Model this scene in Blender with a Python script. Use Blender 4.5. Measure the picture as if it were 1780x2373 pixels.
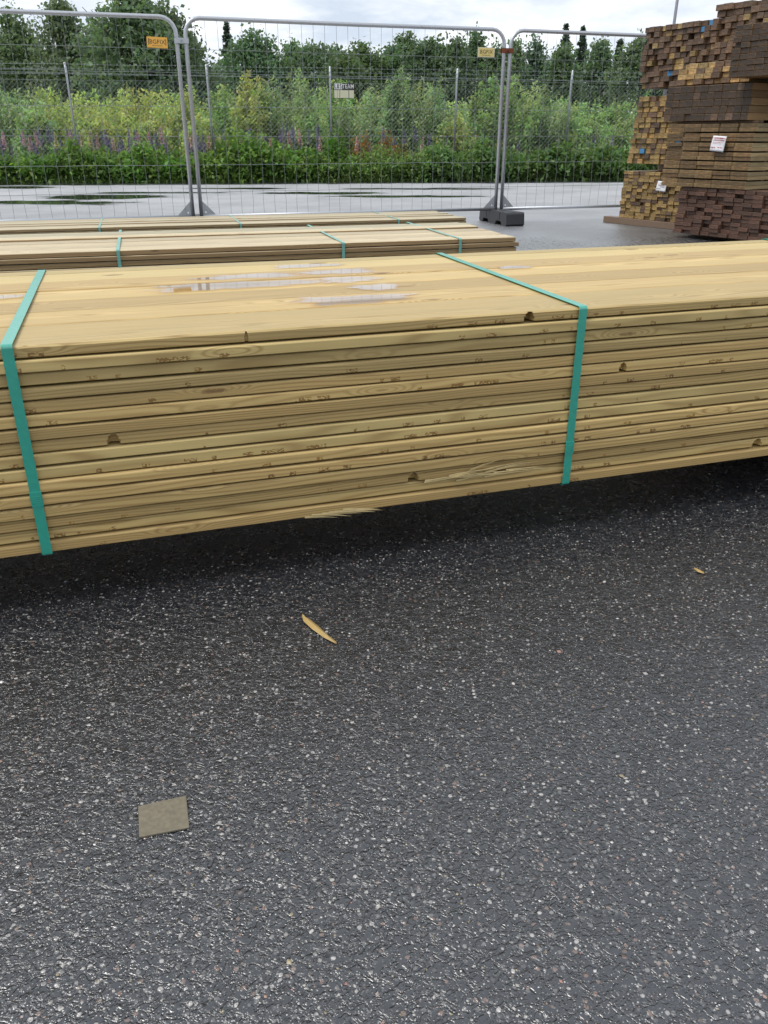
import bpy, math, random
import numpy as np
from mathutils import Vector, Matrix

for o in list(bpy.data.objects):
    bpy.data.objects.remove(o, do_unlink=True)
scene = bpy.context.scene
C = scene.collection
R = math.radians

# ------------------------------------------------------------------ camera
cam = bpy.data.cameras.new('camera')
cam.sensor_fit = 'VERTICAL'; cam.sensor_height = 24.0; cam.lens = 24.0 * 1869.5 / 2373.0
cam.clip_start = 0.05; cam.clip_end = 2000
camo = bpy.data.objects.new('camera', cam); C.objects.link(camo)
camo.location = (0, 0, 0.9398); camo.rotation_euler = (math.pi / 2 - 0.4347, 0, 0)
scene.camera = camo

# ------------------------------------------------------------------ sky, sun, exposure
SUN_EL, SUN_AZ = R(56), R(-112)          # azimuth from +Y towards +X
world = bpy.data.worlds.new('World'); scene.world = world; world.use_nodes = True
wt = world.node_tree; wt.nodes.clear()
def wn(t, **k):
    n = wt.nodes.new(t)
    for a, b in k.items(): setattr(n, a, b)
    return n
out = wn('ShaderNodeOutputWorld'); bg = wn('ShaderNodeBackground'); bg.inputs['Strength'].default_value = 0.1
wt.links.new(bg.outputs[0], out.inputs[0])
sky = wn('ShaderNodeTexSky'); sky.sky_type = 'NISHITA'; sky.sun_disc = False
sky.sun_elevation = SUN_EL; sky.sun_rotation = SUN_AZ; sky.air_density = 1.2; sky.dust_density = 2.5
tcw = wn('ShaderNodeTexCoord'); sep = wn('ShaderNodeSeparateXYZ'); wt.links.new(tcw.outputs['Generated'], sep.inputs[0])
def wmath(op, a, b=None):
    n = wn('ShaderNodeMath', operation=op)
    for i, v in enumerate((a, b)):
        if v is None: continue
        if isinstance(v, (int, float)): n.inputs[i].default_value = v
        else: wt.links.new(v, n.inputs[i])
    return n.outputs[0]
zc = wmath('ADD', wmath('ABSOLUTE', sep.outputs[2]), 0.16)
cx_ = wmath('DIVIDE', sep.outputs[0], zc); cy_ = wmath('DIVIDE', sep.outputs[1], zc)
cmb = wn('ShaderNodeCombineXYZ'); wt.links.new(cx_, cmb.inputs[0]); wt.links.new(cy_, cmb.inputs[1])
def wnoise(scale, detail, rough):
    n = wn('ShaderNodeTexNoise'); n.inputs['Scale'].default_value = scale; n.inputs['Detail'].default_value = detail
    n.inputs['Roughness'].default_value = rough; n.inputs['Distortion'].default_value = 0.25
    wt.links.new(cmb.outputs[0], n.inputs['Vector']); return n.outputs['Fac']
rampc = wn('ShaderNodeValToRGB'); wt.links.new(wnoise(1.5, 7, 0.6), rampc.inputs[0])
e = rampc.color_ramp.elements
e[0].position = 0.34; e[0].color = (4.3, 4.9, 5.7, 1)
e[1].position = 0.62; e[1].color = (7.6, 7.8, 8.1, 1)
m_ = e.new(0.48); m_.color = (5.8, 6.2, 6.8, 1)
rampf = wn('ShaderNodeValToRGB'); wt.links.new(wnoise(0.8, 5, 0.5), rampf.inputs[0])
rampf.color_ramp.elements[0].position = 0.28; rampf.color_ramp.elements[0].color = (0.88,) * 3 + (1,)
rampf.color_ramp.elements[1].position = 0.42; rampf.color_ramp.elements[1].color = (1, 1, 1, 1)
mixw = wn('ShaderNodeMix', data_type='RGBA')
wt.links.new(rampf.outputs[0], mixw.inputs[0]); wt.links.new(sky.outputs[0], mixw.inputs[6]); wt.links.new(rampc.outputs[0], mixw.inputs[7])
wt.links.new(mixw.outputs[2], bg.inputs[0])

sun = bpy.data.lights.new('sun', 'SUN'); sun.energy = 1.5; sun.angle = R(24); sun.color = (1.0, 0.96, 0.90)
suno = bpy.data.objects.new('sun', sun); C.objects.link(suno)
sd = Vector((math.sin(SUN_AZ) * math.cos(SUN_EL), math.cos(SUN_AZ) * math.cos(SUN_EL), math.sin(SUN_EL)))
suno.rotation_euler = sd.to_track_quat('Z', 'Y').to_euler(); suno.location = sd * 40
vs = scene.view_settings
vs.view_transform = 'Standard'; vs.look = 'None'; vs.gamma = 1; vs.exposure = 0.68; vs.use_curve_mapping = False
cy_set = scene.cycles
cy_set.max_bounces = 6; cy_set.diffuse_bounces = 3; cy_set.glossy_bounces = 3; cy_set.transmission_bounces = 4; cy_set.transparent_max_bounces = 6
cy_set.caustics_reflective = False; cy_set.caustics_refractive = False

# ------------------------------------------------------------------ helpers
rng = np.random.default_rng(7); random.seed(7)

class MB:
    def __init__(s): s.v = []; s.f = []
    def add(s, vs, fs):
        o = len(s.v); s.v += [tuple(v) for v in vs]; s.f += [tuple(i + o for i in f) for f in fs]; return s
    def box(s, x0, x1, y0, y1, z0, z1):
        return s.add([(x0, y0, z0), (x1, y0, z0), (x1, y1, z0), (x0, y1, z0), (x0, y0, z1), (x1, y0, z1), (x1, y1, z1), (x0, y1, z1)],
                     [(0, 3, 2, 1), (4, 5, 6, 7), (0, 1, 5, 4), (1, 2, 6, 5), (2, 3, 7, 6), (3, 0, 4, 7)])
    def tube(s, pts, r, n=8, cap=True):
        pts = [Vector(p) for p in pts]; rs = r if isinstance(r, (list, tuple)) else [r] * len(pts)
        rings = []; prev = None
        for i, p in enumerate(pts):
            t = (pts[min(i + 1, len(pts) - 1)] - pts[max(i - 1, 0)]).normalized()
            a = prev if prev is not None else (Vector((0, 0, 1)) if abs(t.z) < .9 else Vector((1, 0, 0)))
            u = (a - t * a.dot(t)).normalized(); w = t.cross(u); prev = u
            rings.append([p + (u * math.cos(2 * math.pi * k / n) + w * math.sin(2 * math.pi * k / n)) * rs[i] for k in range(n)])
        o = len(s.v)
        for rg in rings: s.v += [tuple(q) for q in rg]
        for i in range(len(pts) - 1):
            for k in range(n):
                a = o + i * n + k; b = o + i * n + (k + 1) % n
                s.f.append((a, b, b + n, a + n))
        if cap:
            s.f.append(tuple(o + k for k in range(n))[::-1]); s.f.append(tuple(o + (len(pts) - 1) * n + k for k in range(n)))
        return s
    def prism(s, poly, thick, M):
        n = len(poly)
        vs = [M @ Vector((p[0], p[1], 0)) for p in poly] + [M @ Vector((p[0], p[1], thick)) for p in poly]
        return s.add(vs, [tuple(range(n))[::-1], tuple(range(n, 2 * n))] + [(i, (i + 1) % n, n + (i + 1) % n, n + i) for i in range(n)])
    def mesh(s, name, mat, smooth=False):
        me = bpy.data.meshes.new(name); me.from_pydata(s.v, [], s.f); me.update()
        if mat: me.materials.append(mat)
        if smooth: me.polygons.foreach_set('use_smooth', [True] * len(me.polygons))
        return me
    def build(s, name, mat, parent=None, smooth=False, **kw): return link(name, s.mesh(name, mat, smooth), parent, **kw)

def link(name, me, parent=None, loc=None, rot=None):
    o = bpy.data.objects.new(name, me); C.objects.link(o)
    if parent: o.parent = parent
    if loc is not None: o.location = loc
    if rot is not None: o.rotation_euler = rot
    return o
def thing(name, label, cat, loc=(0, 0, 0), rz=0, group=None):
    return tag(link(name, None, None, loc, (0, 0, rz)), label, cat, group)
def tag(o, label, cat, group=None):
    o['label'] = label; o['category'] = cat
    if group: o['group'] = group
    return o
def kind(o, k): o['kind'] = k; return o
def np_quads(name, V, mat, col=None, tri=False):
    """V (N,k,3) -> mesh of N separate k-gons, col (N,3) per face colour"""
    N, k = V.shape[:2]
    me = bpy.data.meshes.new(name)
    me.vertices.add(N * k); me.vertices.foreach_set('co', V.reshape(-1).astype(np.float32))
    me.loops.add(N * k); me.loops.foreach_set('vertex_index', np.arange(N * k, dtype=np.int32))
    me.polygons.add(N); me.polygons.foreach_set('loop_start', np.arange(0, N * k, k, dtype=np.int32))
    me.polygons.foreach_set('loop_total', np.full(N, k, dtype=np.int32))
    me.update(); me.validate()
    if col is not None:
        a = me.attributes.new('tint', 'FLOAT_COLOR', 'POINT')
        c = np.ones((N, k, 4), np.float32); c[:, :, :3] = col[:, None, :]
        a.data.foreach_set('color', c.reshape(-1))
    me.materials.append(mat); return me

# ------------------------------------------------------------------ node helper
class NT:
    def __init__(s, name):
        s.m = bpy.data.materials.new(name); s.m.use_nodes = True; s.t = s.m.node_tree; s.t.nodes.clear()
        s.out = s.n('ShaderNodeOutputMaterial')
    def n(s, t, **k):
        x = s.t.nodes.new(t)
        for a, b in k.items(): setattr(x, a, b)
        return x
    def put(s, v, sock):
        if v is None: return
        if isinstance(v, (int, float)):
            try: sock.default_value = v
            except Exception: sock.default_value = (v, v, v) if len(sock.default_value) == 3 else (v, v, v, 1)
        elif isinstance(v, tuple):
            sock.default_value = v + (1,) if (len(v) == 3 and len(sock.default_value) == 4) else v
        else: s.t.links.new(v, sock)
    def math(s, op, a, b=None, c=None, clamp=False):
        x = s.n('ShaderNodeMath', operation=op, use_clamp=clamp)
        for i, v in enumerate((a, b, c)): s.put(v, x.inputs[i])
        return x.outputs[0]
    def vmath(s, op, a, b=None):
        x = s.n('ShaderNodeVectorMath', operation=op); s.put(a, x.inputs[0]); s.put(b, x.inputs[1])
        return x.outputs['Value'] if op in ('LENGTH', 'DOT_PRODUCT', 'DISTANCE') else x.outputs[0]
    def mix(s, f, a, b, mode='MIX'):
        x = s.n('ShaderNodeMix', data_type='RGBA', blend_type=mode, clamp_factor=True)
        s.put(f, x.inputs[0]); s.put(a, x.inputs[6]); s.put(b, x.inputs[7]); return x.outputs[2]
    def noise(s, vec, scale, detail=3, rough=.5, dist=0, out='Fac'):
        x = s.n('ShaderNodeTexNoise'); s.put(vec, x.inputs['Vector']); x.inputs['Scale'].default_value = scale
        x.inputs['Detail'].default_value = detail; x.inputs['Roughness'].default_value = rough; x.inputs['Distortion'].default_value = dist
        return x.outputs[out]
    def vor(s, vec, scale, feature='F1', rand=1.0):
        x = s.n('ShaderNodeTexVoronoi', feature=feature); s.put(vec, x.inputs['Vector']); x.inputs['Scale'].default_value = scale
        x.inputs['Randomness'].default_value = rand; return x
    def ramp(s, f, stops):
        x = s.n('ShaderNodeValToRGB'); s.put(f, x.inputs[0]); el = x.color_ramp.elements
        while len(el) < len(stops): el.new(.5)
        for q, (p, c) in zip(el, stops):
            q.position = p; q.color = (c, c, c, 1) if isinstance(c, (int, float)) else tuple(c) + (1,)
        return x.outputs[0]
    def maprange(s, v, a, b, c=0., d=1., t='SMOOTHSTEP'):
        x = s.n('ShaderNodeMapRange', interpolation_type=t)
        for i, q in enumerate((v, a, b, c, d)): s.put(q, x.inputs[i])
        return x.outputs[0]
    def sepx(s, v):
        x = s.n('ShaderNodeSeparateXYZ'); s.put(v, x.inputs[0]); return x.outputs
    def comb(s, a, b, c):
        x = s.n('ShaderNodeCombineXYZ')
        for i, q in enumerate((a, b, c)): s.put(q, x.inputs[i])
        return x.outputs[0]
    def bump(s, hgt, strength, dist, normal=None):
        x = s.n('ShaderNodeBump'); x.inputs['Strength'].default_value = strength; x.inputs['Distance'].default_value = dist
        s.put(hgt, x.inputs['Height']); s.put(normal, x.inputs['Normal']); return x.outputs[0]
    def bsdf(s, **k):
        x = s.n('ShaderNodeBsdfPrincipled')
        for a, v in k.items(): s.put(v, x.inputs[a.replace('_', ' ')])
        return x
    def done(s, sh):
        s.t.links.new(sh.outputs[0] if hasattr(sh, 'outputs') else sh, s.out.inputs[0]); return s.m
    def tc(s, o='Object'): return s.n('ShaderNodeTexCoord').outputs[o]
    def rnd(s): return s.n('ShaderNodeObjectInfo').outputs['Random']

def simple(name, col, rough=.6, metal=0., var=.15, scale=40., spec=.5):
    t = NT(name); P = t.tc(); n = t.noise(P, scale, 4, .6)
    c = t.mix(n, tuple(x * (1 - var) for x in col), tuple(x * (1 + var) for x in col))
    return t.done(t.bsdf(Base_Color=c, Roughness=t.maprange(n, .2, .8, rough * .85, min(1, rough * 1.15)), Metallic=metal, Specular_IOR_Level=spec))

def wood(name, light, dark, side=None, ring=.0065, knot=1.0, marks=False, endmul=(1, 1, 1), pith=(.0, -.05, .10), rough=.55, axis=0, vary=.22, wet=0., sidemul=None):
    """growth-ring wood; the grain runs along the given local axis"""
    t = NT(name); P0 = t.tc(); r = t.rnd(); q = t.sepx(P0)
    x, y, z = (q[0], q[1], q[2]) if axis == 0 else (q[1], q[0], q[2])
    r2 = t.math('FRACT', t.math('MULTIPLY', r, 57.31)); r3 = t.math('FRACT', t.math('MULTIPLY', r, 191.7)); r4 = t.math('FRACT', t.math('MULTIPLY', r, 733.9))
    xo = t.math('ADD', x, t.math('MULTIPLY', r, 91.0))
    V = t.comb(t.math('MULTIPLY', xo, 1.5), t.math('MULTIPLY', y, 9.), t.math('MULTIPLY', z, 9.))
    n1 = t.noise(V, 1., 2, .5)
    y0 = t.math('MULTIPLY', t.math('SUBTRACT', r2, .5), pith[2]); z0 = t.math('ADD', pith[1], t.math('MULTIPLY', r3, pith[0]))
    dy = t.math('SUBTRACT', y, y0); dz = t.math('SUBTRACT', z, z0)
    rad = t.math('SQRT', t.math('ADD', t.math('MULTIPLY', dy, dy), t.math('MULTIPLY', dz, dz)))
    rad = t.math('ADD', rad, t.math('MULTIPLY', t.math('SUBTRACT', n1, .5), .035))
    vk = t.vor(t.comb(t.math('MULTIPLY', xo, 2.9), t.math('MULTIPLY', y, 9.), t.math('ADD', t.math('MULTIPLY', z, 16.), t.math('MULTIPLY', r4, 30.))), 1.0)
    kd = vk.outputs['Distance']
    swirl = t.maprange(kd, 0., .30, 1., 0.)
    rad = t.math('ADD', rad, t.math('MULTIPLY', swirl, .022 * knot))
    s1 = t.math('SINE', t.math('MULTIPLY', rad, 2 * math.pi / ring))
    lines = t.math('POWER', t.maprange(s1, -1., 1., 0., 1., 'LINEAR'), 2.2)
    fib = t.noise(t.comb(t.math('MULTIPLY', xo, 5.), t.math('MULTIPLY', y, 420.), t.math('MULTIPLY', z, 420.)), 1., 3, .6)
    blot = t.noise(t.comb(t.math('MULTIPLY', xo, 2.3), t.math('MULTIPLY', y, 14.), t.math('MULTIPLY', z, 14.)), 1., 4, .6)
    f = t.math('MULTIPLY', lines, t.maprange(blot, .3, .7, .35, .95))
    col = t.mix(f, light, dark)
    col = t.mix(t.maprange(fib, .25, .75, 0., .35), col, tuple(v * .62 for v in light))
    warm = t.mix(r3, (1.04, .985, .92), (.95, 1.0, 1.0))
    col = t.mix(1., col, warm, 'MULTIPLY')
    val = t.math('ADD', 1 - vary / 2, t.math('MULTIPLY', r2, vary))
    val = t.math('MULTIPLY', val, t.maprange(blot, .2, .8, .86, 1.1))
    hv = t.n('ShaderNodeHueSaturation'); t.put(val, hv.inputs['Value']); t.put(col, hv.inputs['Color']); col = hv.outputs[0]
    if knot > 0:
        kr = t.noise(P0, 160., 2, .5)
        kd2 = t.math('ADD', kd, t.math('MULTIPLY', t.math('SUBTRACT', kr, .5), .06))
        has = t.maprange(t.sepx(vk.outputs['Color'])[0], .45, .5, 0., 1.)
        col = t.mix(t.math('MULTIPLY', has, t.maprange(kd2, .06, .11, .75, 0.)), col, (.16, .085, .035))
        col = t.mix(t.math('MULTIPLY', has, t.maprange(kd2, .015, .05, .7, 0.)), col, (.07, .04, .02))
    N = t.sepx(t.tc('Normal')); ea = t.math('ABSOLUTE', N[0] if axis == 0 else N[1])
    end = t.maprange(ea, .5, .8)
    if endmul != (1, 1, 1):
        blot2 = t.noise(P0, 34., 4, .65)
        ec = t.mix(1., col, t.mix(t.maprange(blot2, .35, .7), tuple(v * .7 for v in endmul), tuple(min(1.5, v * 1.5) for v in endmul)), 'MULTIPLY')
        col = t.mix(end, col, ec)
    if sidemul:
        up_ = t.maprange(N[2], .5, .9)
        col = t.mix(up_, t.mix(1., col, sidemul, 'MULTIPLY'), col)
    if marks:
        front = t.maprange(N[1], -.5, -.9)
        zb = t.math('MULTIPLY', t.maprange(z, -.0128, -.0118), t.maprange(z, -.0035, -.0015, 1., 0.))
        wv = t.n('ShaderNodeTexWhiteNoise', noise_dimensions='2D')
        cell = t.math('FLOOR', t.math('MULTIPLY', xo, 260.)); cz = t.math('FLOOR', t.math('MULTIPLY', z, 480.))
        t.put(t.comb(cell, t.math('ADD', cz, t.math('MULTIPLY', r, 77.)), 0.), wv.inputs['Vector'])
        grp = t.noise(t.comb(t.math('MULTIPLY', xo, 26.), t.math('MULTIPLY', r, 44.), 0.), 1., 1, .4)
        big = t.noise(t.comb(t.math('MULTIPLY', xo, 2.6), t.math('MULTIPLY', r3, 44.), 0.), 1., 1, .4)
        mk = t.math('MULTIPLY', t.math('MULTIPLY', zb, t.math('GREATER_THAN', wv.outputs['Value'], .42)), t.math('GREATER_THAN', grp, .60))
        mk = t.math('MULTIPLY', mk, t.math('MULTIPLY', t.math('GREATER_THAN', big, .47), front))
        col = t.mix(t.math('MULTIPLY', mk, .8), col, t.mix(r4, (.09, .035, .012), (.26, .13, .02)))
    bh = t.math('ADD', t.math('MULTIPLY', lines, .5), t.math('MULTIPLY', fib, .8))
    nrm = t.bump(bh, .35, .0006)
    return t.done(t.bsdf(Base_Color=col, Roughness=t.maprange(fib, .2, .8, rough - .08, rough + .12), Normal=nrm, Specular_IOR_Level=.45, Coat_Weight=wet, Coat_Roughness=.25))

M = {}
M['deck'] = wood('deck_wood', (.56, .42, .19), (.33, .215, .085), marks=True, ring=.0048, vary=.42, sidemul=(1.0, .96, .88), pith=(.09, -.09, .16))  # sidemul puts some side shade into the colour, besides the preservative tint
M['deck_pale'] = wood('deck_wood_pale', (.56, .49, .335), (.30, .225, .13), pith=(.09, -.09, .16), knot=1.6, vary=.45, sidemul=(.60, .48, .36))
M['offcut'] = None
M['sliver'] = wood('sliver_wood', (.48, .34, .13), (.24, .15, .05), knot=0, ring=.003)
M['splinter'] = simple('splintered_wood', (.48, .37, .17), .6, var=.25, scale=90)
M['bearer'] = wood('bearer_wood', (.24, .16, .11), (.12, .075, .05), knot=.6)

# end-grain timbers of the stacks (grain along local y)
KW = dict(axis=1, pith=(.02, -.012, .03), ring=.007, knot=.5, vary=.7)
M['t_tan'] = wood('timber_tan', (.42, .295, .13), (.17, .11, .05), endmul=(.74, .70, .62), **KW)
M['t_brown'] = wood('timber_brown', (.26, .175, .115), (.11, .07, .047), endmul=(.50, .46, .45), **KW)
M['t_plank'] = wood('timber_plank_brown', (.46, .36, .20), (.30, .21, .10), endmul=(.34, .27, .22), **{**KW, 'ring': .009})
M['t_grey'] = wood('timber_dark_grey', (.40, .25, .12), (.26, .14, .06), endmul=(.12, .125, .17), **{**KW, 'vary': .6})
M['t_red'] = wood('timber_dark_red', (.20, .115, .08), (.085, .047, .035), endmul=(.46, .40, .38), **{**KW, 'vary': .6})
M['t_pale'] = wood('timber_pale', (.60, .47, .26), (.36, .25, .12), endmul=(.6, .52, .42), **{**KW, 'vary': .7})
M['t_blue'] = simple('blue_end_paint', (.06, .20, .38), .6, var=.3, scale=60)

def metal(name, col, rough, rust=0.):
    t = NT(name); P = t.tc(); n = t.noise(P, 60, 4, .6); n2 = t.noise(P, 7, 3, .6)
    c = t.mix(n, tuple(v * .8 for v in col), tuple(v * 1.15 for v in col))
    if rust: c = t.mix(t.maprange(n2, .66, .74, 0., rust), c, (.16, .06, .025))
    return t.done(t.bsdf(Base_Color=c, Metallic=t.maprange(n2, .66, .74, .75, .75 - .7 * rust), Roughness=t.maprange(n, .2, .8, rough - .08, rough + .1)))
M['offcut'] = simple('weathered_offcut', (.155, .135, .095), .5, 0, .45, 140)
M['galv'] = metal('galvanised_steel', (.46, .48, .51), .42, .8)
M['wire'] = metal('galvanised_wire', (.24, .27, .27), .55)
M['rust'] = simple('rusty_steel', (.20, .065, .03), .8, .2, .35, 120)
M['rubber'] = simple('recycled_rubber', (.035, .036, .04), .55, 0, .4, 80)
M['sign_orange'] = simple('orange_plastic', (.85, .46, .08), .45, 0, .04)
M['sign_yellow'] = simple('faded_yellow_plastic', (.78, .62, .22), .5, 0, .06)
M['sign_pale'] = simple('pale_plastic_border', (.80, .76, .60), .5, 0, .04)
M['ink'] = simple('black_print', (.03, .03, .03), .6, 0, .1)
M['white'] = simple('white_print', (.78, .78, .76), .6, 0, .03)
M['cream'] = simple('cream_print', (.68, .66, .47), .6, 0, .05)
M['paper'] = simple('white_paper', (.74, .74, .77), .7, 0, .05, 20)
M['red_ink'] = simple('red_print', (.45, .12, .12), .7, 0, .2)
M['grey_ink'] = simple('grey_print', (.22, .23, .27), .7, 0, .2)
M['roof'] = simple('dark_roof', (.06, .058, .06), .6, 0, .2, 3)
M['plaster'] = simple('house_wall', (.35, .30, .24), .8, 0, .1, 3)
M['concrete'] = simple('grey_paint_steel', (.28, .28, .32), .5, .3, .1)

t = NT('teal_strap'); P = t.tc(); n = t.noise(P, 90, 3, .5)
q = t.sepx(P)
rib = t.math('SINE', t.math('MULTIPLY', q[0], 2200.))
M['strap'] = t.done(t.bsdf(Base_Color=t.mix(n, (.0, .27, .19), (.008, .37, .27)), Roughness=.22, IOR=2.1, Normal=t.bump(t.math('ADD', n, t.math('MULTIPLY', rib, .15)), .2, .001)))

M['strap_pale'] = simple('teal_strap_sheen', (.16, .40, .35), .35, 0, .2, 60)  # paler than the main strap: sky reflection put into the base colour
# water film: clear, reflecting
t = NT('rain_water_film')
ge = t.n('ShaderNodeNewGeometry'); cosv = t.math('ABSOLUTE', t.vmath('DOT_PRODUCT', ge.outputs['Incoming'], ge.outputs['Normal']))
fres = t.math('ADD', .10, t.math('MULTIPLY', .90, t.math('POWER', t.math('SUBTRACT', 1., cosv), 3.2)))
tr = t.n('ShaderNodeBsdfTransparent')
ea = t.n('ShaderNodeAttribute'); ea.attribute_name = 'tint'
ed = t.sepx(ea.outputs['Vector'])[0]
P = t.tc(); qq = t.sepx(P)
brk = t.noise(t.comb(t.math('MULTIPLY', qq[0], 14.), t.math('MULTIPLY', qq[1], 60.), 0.), 1., 4, .6)
cov = t.maprange(t.math('ADD', ed, t.math('MULTIPLY', t.math('SUBTRACT', brk, .5), 1.1)), .06, .34)
damp = t.maprange(t.math('ADD', ed, t.math('MULTIPLY', t.math('SUBTRACT', brk, .5), .8)), .0, .25)
t.put(t.mix(damp, (1., 1., 1.), (.92, .85, .76)), tr.inputs[0])
gl = t.n('ShaderNodeBsdfGlossy'); gl.inputs['Roughness'].default_value = .03
mx = t.n('ShaderNodeMixShader'); t.put(t.math('MULTIPLY', fres, cov), mx.inputs[0]); t.put(tr.outputs[0], mx.inputs[1]); t.put(gl.outputs[0], mx.inputs[2])
M['film'] = t.done(mx)

# wet asphalt ------------------------------------------------------
t = NT('wet_asphalt'); P = t.tc(); q = t.sepx(P)
warp = t.noise(P, 60, 2, .5, out='Color')
sc = t.n('ShaderNodeVectorMath', operation='SCALE'); t.put(t.vmath('SUBTRACT', warp, (.5, .5, .5)), sc.inputs[0]); sc.inputs['Scale'].default_value = .006
PW = t.vmath('ADD', P, sc.outputs[0])
v1 = t.vor(PW, 125.); v2 = t.vor(PW, 270.); v3 = t.vor(PW, 48.)
h1 = t.sepx(v1.outputs['Color']); h2 = t.sepx(v2.outputs['Color'])
big = t.noise(P, 1.7, 4, .6); mid = t.noise(P, 9, 4, .6)
base = t.mix(big, (.008, .0095, .013), (.016, .018, .023))
g1 = t.ramp(h1[0], [(0., (.008, .009, .011)), (.55, (.022, .024, .028)), (.80, (.06, .061, .065)), (.92, (.14, .138, .135)), (1., (.46, .44, .42))])
g1 = t.mix(t.math('MULTIPLY', t.math('GREATER_THAN', h1[1], .95), .8), g1, (.20, .13, .10))
stone = t.maprange(v1.outputs['Distance'], .30, .46, 1., 0.)
col = t.mix(t.math('MULTIPLY', stone, .9), base, g1)
g2 = t.ramp(h2[0], [(0., (.012, .013, .015)), (.62, (.045, .046, .05)), (.88, (.15, .15, .15)), (1., (.50, .49, .48))])
col = t.mix(t.math('MULTIPLY', t.maprange(v2.outputs['Distance'], .22, .36, 1., 0.), t.math('SUBTRACT', 1., t.math('MULTIPLY', stone, .8))), col, g2)
# standing water: low spots, and the strip along the far edge
def ell(cx, cy, rx, ry):
    a = t.math('DIVIDE', t.math('SUBTRACT', q[0], cx), rx); b = t.math('DIVIDE', t.math('SUBTRACT', q[1], cy), ry)
    return t.math('SQRT', t.math('ADD', t.math('MULTIPLY', a, a), t.math('MULTIPLY', b, b)))
wob = t.math('MULTIPLY', t.math('SUBTRACT', t.noise(P, 1.1, 5, .6), .5), 2.0)
dmin = None
for (cx, cy, rx, ry) in [(-4.9, 15.1, 1.0, .75), (-5.3, 13.7, 1.2, .5), (-4.2, 16.2, 1.2, .3), (-8.2, 18.0, 1.5, .5), (-1.3, 16.1, 1.3, .35), (.3, 15.2, 1.4, .3), (1.2, 17.5, 1.6, .3), (-2.9, 17.6, 1.2, .3)]:
    d = ell(cx, cy, rx, ry); dmin = d if dmin is None else t.math('MINIMUM', dmin, d)
pud = t.maprange(t.math('ADD', dmin, wob), .65, 1.35, 1., 0.)
edge_y = t.math('ADD', 20.35, t.math('MULTIPLY', q[0], .10))
strip = t.maprange(t.math('ADD', t.math('SUBTRACT', edge_y, q[1]), t.math('MULTIPLY', wob, .5)), .45, 1.3, 1., 0.)
pud = t.math('MAXIMUM', pud, strip)
dry = t.math('SUBTRACT', 1., pud)
worm = t.math('ABSOLUTE', t.math('SUBTRACT', t.noise(P, 62, 3, .55, .6), .5))
hgt = t.math('ADD', t.math('MULTIPLY', t.maprange(v1.outputs['Distance'], .1, .6, 1., 0.), .35), t.math('MULTIPLY', t.maprange(worm, .0, .09), .55))
hgt = t.math('ADD', hgt, t.math('MULTIPLY', t.maprange(v2.outputs['Distance'], .1, .5, 1., 0.), .22))
hgt = t.math('ADD', hgt, t.math('MULTIPLY', mid, 1.4))
yardside = t.maprange(q[1], 6.5, 15.0); far_sheen = t.maprange(q[1], 2.6, 8.0)       # raised IOR builds extra sky sheen into the far surface; bump flattens there
bmp = t.n('ShaderNodeBump'); bmp.inputs['Distance'].default_value = .0040
t.put(t.math('MULTIPLY', dry, t.math('SUBTRACT', .5, t.math('MULTIPLY', yardside, .24))), bmp.inputs['Strength']); t.put(hgt, bmp.inputs['Height'])
film = t.maprange(t.math('ADD', t.noise(P, 24, 3, .6), t.math('MULTIPLY', big, .5)), .6, .9, 0., 1.)
rgh = t.math('MULTIPLY', t.math('ADD', t.math('ADD', .21, t.math('MULTIPLY', yardside, .35)), t.math('MULTIPLY', t.math('SUBTRACT', 1., film), .14)), t.math('ADD', .08, t.math('MULTIPLY', dry, .92)))
M['asphalt'] = t.done(t.bsdf(Base_Color=col, Roughness=rgh, IOR=t.math('ADD', 1.95, t.math('MULTIPLY', far_sheen, t.maprange(t.noise(P, .8, 5, .65), .3, .7, 2.6, 4.2))), Normal=bmp.outputs[0]))

# stones
t = NT('aggregate_stone'); a = t.n('ShaderNodeAttribute'); a.attribute_name = 'tint'
n = t.noise(t.tc(), 500, 2, .5)
M['stone'] = t.done(t.bsdf(Base_Color=t.mix(1., a.outputs['Color'], t.mix(n, (.7, .7, .7), (1.2, 1.2, 1.2)), 'MULTIPLY'), Roughness=.35, Specular_IOR_Level=.5))
# soil / meadow
t = NT('meadow_soil'); P = t.tc(); n = t.noise(P, .9, 6, .65); n2 = t.noise(P, 14, 4, .6)
M['soil'] = t.done(t.bsdf(Base_Color=t.mix(t.maprange(n, .35, .65), (.035, .028, .018), (.05, .075, .022)), Roughness=.9, Normal=t.bump(n2, .6, .05)))
# leaves
def leafmat(name, transl=.45, rough=.5):
    t = NT(name); a = t.n('ShaderNodeAttribute'); a.attribute_name = 'tint'
    b = t.bsdf(Base_Color=a.outputs['Color'], Roughness=rough, Specular_IOR_Level=.35)
    tl = t.n('ShaderNodeBsdfTranslucent'); t.put(t.mix(1., a.outputs['Color'], (1.15, 1.25, .7), 'MULTIPLY'), tl.inputs[0])
    m = t.n('ShaderNodeMixShader'); m.inputs[0].default_value = transl
    t.put(b.outputs[0], m.inputs[1]); t.put(tl.outputs[0], m.inputs[2]); return t.done(m)
M['leaf'] = leafmat('leaf'); M['petal'] = leafmat('petal', .25, .6)
M['bark'] = simple('bark', (.09, .075, .06), .9, 0, .4, 8)
M['birchbark'] = simple('birch_bark', (.55, .53, .50), .8, 0, .3, 5)
M['stem'] = simple('green_stem', (.08, .12, .04), .6, 0, .2, 20)

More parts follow.
